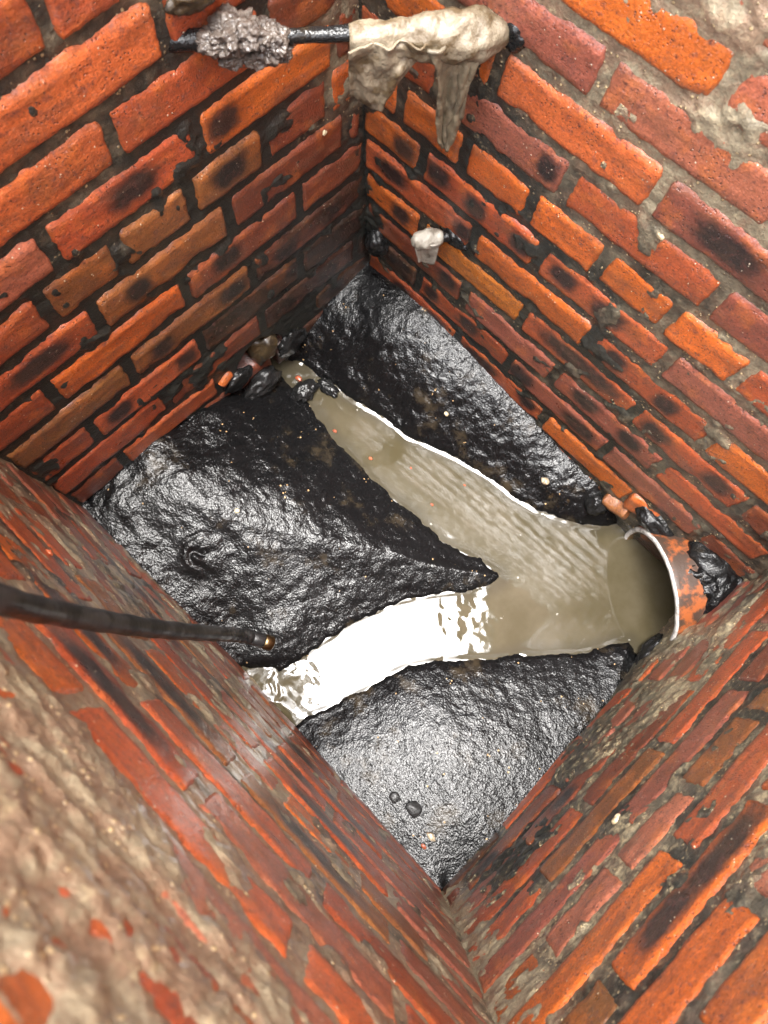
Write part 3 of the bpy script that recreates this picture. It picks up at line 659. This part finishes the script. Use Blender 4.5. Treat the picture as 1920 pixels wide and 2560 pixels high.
def cloth(name, fn, nu, nv, thick, mat, parent):
    Uc, Vc = np.meshgrid(np.linspace(0, 1, nu), np.linspace(0, 1, nv))
    Pm = fn(Uc, Vc); du = np.gradient(Pm, axis=1); dv = np.gradient(Pm, axis=0); nn = np.cross(du, dv); nn /= np.linalg.norm(nn, axis=2)[..., None] + 1e-9
    a = (Pm + nn * thick / 2).reshape(-1, 3); b = (Pm - nn * thick / 2).reshape(-1, 3); m = nu * nv
    F = gridfaces(nu, nv).tolist() + (gridfaces(nu, nv, True) + m).tolist()
    rg = list(range(nu)) + [i * nu + nu - 1 for i in range(1, nv)] + [(nv - 1) * nu + i for i in range(nu - 2, -1, -1)] + [i * nu for i in range(nv - 2, 0, -1)]
    for i in range(len(rg)):
        j = (i + 1) % len(rg); F.append([rg[j], rg[i], rg[i] + m, rg[j] + m])
    return meshobj(name, np.concatenate([a, b]), F, mat, parent)
bn = np.cross(bd, [0, 0, 1.]); bn /= np.linalg.norm(bn)      # horizontal, away from / towards the corner
if bn @ np.array([1, -1, 0]) < 0: bn = -bn                    # bn points towards the pit
BL = np.linalg.norm(B1 - B0)
rag = empty('rag', B0 + (B1 - B0) * .75, 'large off-white rag wrapped round the bar with two hanging tails', 'rag')
# wrap: a crumpled sleeve round the bar
k = 64; ts = np.linspace(.50, 1.03, k); n = 40; rw = np.zeros((k, n)); Pw = []
for i, t in enumerate(ts):
    prof = np.interp(t, [.50, .53, .62, .70, .74, .84, .93, .99, 1.03], [.0125, .0145, .0150, .0155, .0200, .0235, .022, .015, .005])
    Pw.append(B0 + (B1 - B0) * t + np.array([0, 0, -.003]) + bn * .003)
    th = np.linspace(0, 2 * math.pi, n, endpoint=False)
    rw[i] = prof * (1 + .24 * fbm(np.cos(th) * 1.6 + t * 7, np.sin(th) * 1.6, t * 9, 71, 2) + .12 * (1 - 2 * np.abs(fbm(np.cos(th) * 2.2 + t * 14, np.sin(th) * 2.2 + t * 10, t * 20, 72, 3))))
V, F = tubemesh(Pw, rw, n); meshobj('wrap', V, F, M_RAG, rag)
def left_flap(U, Vv):
    t = .49 + U * (.27 - .05 * Vv) + .012 * Vv
    L_ = .088 * np.interp(U, [0, .12, .4, .6, .8, 1], [.78, .9, 1.0, .90, .66, .42]) * (1 + .06 * fbm(U * 7, U * 0, 0, 6, 2))
    c = B0 + (B1 - B0) * t[..., None]
    wv = fbm(U * 1.6, Vv * 1.4, 0, 4, 2)
    fold = .007 * np.sin(U * 6 + 3 * wv) * Vv ** .8 + .0045 * np.sin(U * 15 + 7 * wv + 2 * Vv) + .004 * fbm(U * 5, Vv * 4, 0, 12, 3) + .0022 * np.abs(fbm(U * 11 + 2 * wv, Vv * 5, 0, 13, 2))
    return c + np.array([0, 0, 1.]) * (.006 - L_ * Vv)[..., None] + bn * (.021 - .012 * Vv + fold)[..., None]
cloth('left_tail', left_flap, 52, 44, .0022, M_RAG, rag)
def right_flap(U, Vv):
    wdt = .135 * np.interp(Vv, [0, .15, .35, .7, .9, 1], [1.5, 1.0, .80, .72, .5, .14])
    t = .84 + .035 * Vv + (U - .5) * wdt
    c = B0 + (B1 - B0) * t[..., None]
    fold = .004 * np.sin(U * 7 + 1 + 2 * Vv) + .003 * fbm(U * 5, Vv * 9, 0, 14, 3) + .002 * np.sin(U * 19 + 4 * fbm(U * 2, Vv * 5, 0, 5, 2))
    return c + np.array([0, 0, 1.]) * (.004 - .165 * Vv)[..., None] + bn * (.022 - .014 * Vv + fold)[..., None]
cloth('right_tail', right_flap, 36, 60, .0035, M_RAG2, rag)

# ---------------------------------------------------------------- peg in the spotted wall and its small rag
pg = np.array([.188, .0103, -.515])
Pp = [pg + np.array([.012, .016, .001]), pg, pg + np.array([-.013, -.016, .001]), pg + np.array([-.026, -.034, .0])]
V, F = tubemesh(Pp, [.009, .0085, .007, .006], 12)
tag(meshobj('iron_peg', V, F, M_TAR), 'short black iron peg poking out of the spotted wall', 'peg')
V, F = blob(pg + np.array([.004, .004, 0]), .02, 4, .35, 2, 81, (1.4, .5, .8))
tag(meshobj('tar_plug', V, F, M_TAR), 'black tar smear round the small peg', 'sludge')
rag2 = empty('rag', pg + np.array([-.03, -.04, 0]), 'small grey-white rag hung on the short peg', 'rag')
pd = np.array([-.62, -.78, 0.]); k = 30; n = 26; rw = np.zeros((k, n)); Pw = []
for i, t in enumerate(np.linspace(0, 1, k)):
    prof = np.interp(t, [0, .12, .5, .85, 1], [.009, .0125, .0155, .013, .004]); th = np.linspace(0, 2 * math.pi, n, endpoint=False)
    Pw.append(pg + pd * (.014 + .048 * t) + np.array([0, 0, .002 - .010 * t * t]))
    rw[i] = prof * (1 + .28 * fbm(np.cos(th) * 1.3 + t * 3, np.sin(th) * 1.3, t * 5, 91, 3))
V, F = tubemesh(Pw, rw, n); meshobj('wrap', V, F, M_RAG3, rag2)
def small_flap(U, Vv):
    c = pg + pd * (.020 + .040 * U * (1 - .3 * Vv))[..., None]
    sd2 = np.array([.78, -.62, 0.])
    fold = .003 * np.sin(U * 6 + 2 * Vv) + .003 * fbm(U * 4, Vv * 5, 0, 31, 3)
    return c + np.array([0, 0, 1.]) * (.002 - .062 * Vv * (1 + .12 * np.sin(U * 5)))[..., None] + sd2 * (.008 - .004 * Vv + fold)[..., None]
cloth('tail', small_flap, 24, 26, .003, M_RAG3, rag2)

# ---------------------------------------------------------------- jetting hose hanging down the near-left wall
HP = np.array([(-.6, -1.05, .30), (.0, -.86, .325), (.2, -.76, .30), (.318, -.695, .20), (.358, -.688, .06), (.358, -.69, -.06), (.368, -.681, -.16), (.379, -.669, -.27), (.392, -.652, -.382), (.397, -.644, -.443), (.404, -.637, -.478), (.415, -.629, -.498), (.428, -.622, -.508)])
def spline(P, n):
    out = []
    Q = np.concatenate([[2 * P[0] - P[1]], P, [2 * P[-1] - P[-2]]])
    for i in range(1, len(Q) - 2):
        for t in np.linspace(0, 1, n, endpoint=False):
            a, b, c, d = Q[i - 1:i + 3]
            out.append(.5 * (2 * b + (c - a) * t + (2 * a - 5 * b + 4 * c - d) * t * t + (3 * b - a - 3 * c + d) * t ** 3))
    return np.array(out + [P[-1]])
hose = empty('hose', HP[-1], 'black rubber jetting hose hanging into the pit with a brass nozzle', 'hose')
HS = spline(HP, 14); hr = .0092 + .0004 * np.sin(np.arange(len(HS)) * .9); hr[-12:] = np.linspace(.0092, .0086, 12)
V, F = tubemesh(HS, hr, 20); meshobj('hose_tube', V, F, M_HOSE, hose)
e = HS[-1]; dd = HS[-1] - HS[-3]; dd /= np.linalg.norm(dd)
V, F = tubemesh([e - dd * .03, e - dd * .004, e], [.0096, .0098, .0094], 24); meshobj('ferrule', V, F, M_HOSE, hose)
V, F = tubemesh([e - dd * .002, e + dd * .003, e + dd * .011, e + dd * .0135], [.0094, .0102, .0102, .0078], 24); meshobj('nozzle', V, F, M_BRASS, hose)

# ---------------------------------------------------------------- pebbles, crumbs, flakes
def floor_z(x, y):
    i = int(round((x - xs[0]) / .0024)); j = int(round((y - ys[0]) / .0024)); return float(Hf[j, i])
def peb(x, y, r, sq, mat, label, name, cat, group, seed, z=None):
    r = r * .75
    V, F = blob((x, y, (floor_z(x, y) if z is None else z) + r * sq[2] * .35), r, 3, .42, 1.5, seed, sq)
    tag(meshobj(name, V, F, mat), label, cat, group)
peb(.782, -.656, .017, (1.2, .9, .7), M_PEBD, 'large round black pebble on the near sludge slope', 'pebble', 'pebble', 'pebbles on the sludge', 101)
peb(.747, -.666, .012, (1, 1, .7), M_PEBD, 'smaller black pebble left of the large round one', 'pebble', 'pebble', 'pebbles on the sludge', 102)
peb(.835, -.668, .009, (1.4, .8, .6), M_PEB, 'tan oval pebble near the bottom corner of the pit', 'pebble', 'pebble', 'pebbles on the sludge', 103)
peb(.836, -.688, .006, (1.3, .8, .6), M_CRUMB, 'tiny orange chip beside the tan oval pebble', 'brick_crumb', 'brick crumb', 'orange brick crumbs', 104)
peb(.194, -.507, .006, (1, 1, .6), M_CREAM, 'cream grit grain on the left sludge slope', 'grit_grain', 'grit', 'pale grit grains', 105)
peb(.33, -.085, .007, (1, .8, .7), M_CREAM, 'small cream grain at the foot of the spotted wall', 'grit_grain', 'grit', 'pale grit grains', 106)
peb(.56, -.045, .011, (1, .9, .7), M_PEB, 'round tan pebble under the broken bricks of the spotted wall', 'pebble', 'pebble', 'pebbles on the sludge', 107)
for i, (x, y, r) in enumerate(((.058, -.225, .009), (.188, -.252, .005), (.279, -.243, .005), (.431, -.225, .004), (.35, -.20, .0035), (.45, -.15, .003))):
    labs = ['largest orange brick crumb, at the channel head by the sludge lump', 'orange brick crumb just below the sludge lump in the water', 'orange brick crumb at the inner bank of the upper channel',
            'small orange crumb halfway along the upper channel', 'tiny orange crumb in the middle of the upper channel', 'tiny orange crumb near the far bank of the channel']
    peb(x, y, r, (1.2, .8, .7), M_CRUMB, labs[i], 'brick_crumb', 'brick crumb', 'orange brick crumbs', 110 + i, ZW)
def wallbit(w, u, z, r, sq, mat, label, name, cat, group, seed):
    V, F = blob(wl(w, u, z, .002), r * .75, 3, .45, 1.6, seed, sq)
    tag(meshobj(name, V, F, mat), label, cat, group)
wallbit('NE', .46, -.24, .006, (1.2, .6, .9), M_CREAM, 'cream mortar flake stuck on an orange brick of the spotted wall', 'mortar_flake', 'mortar', 'pale mortar flakes', 121)
wallbit('SE', .505, -.475, .010, (.6, 1, .8), M_CREAM, 'cream mortar dab in a joint of the lower right wall', 'mortar_flake', 'mortar', 'pale mortar flakes', 122)
wallbit('SW', .225, -.306, .006, (1, .6, .8), M_CRUMB, 'orange crumb stuck on the wall above the hose', 'brick_crumb', 'brick crumb', 'orange brick crumbs', 123)
wallbit('NW', .075, -.385, .006, (.6, .8, 1), M_CREAM, 'cream flake on the sooty brick wall near the far corner', 'mortar_flake', 'mortar', 'pale mortar flakes', 124)
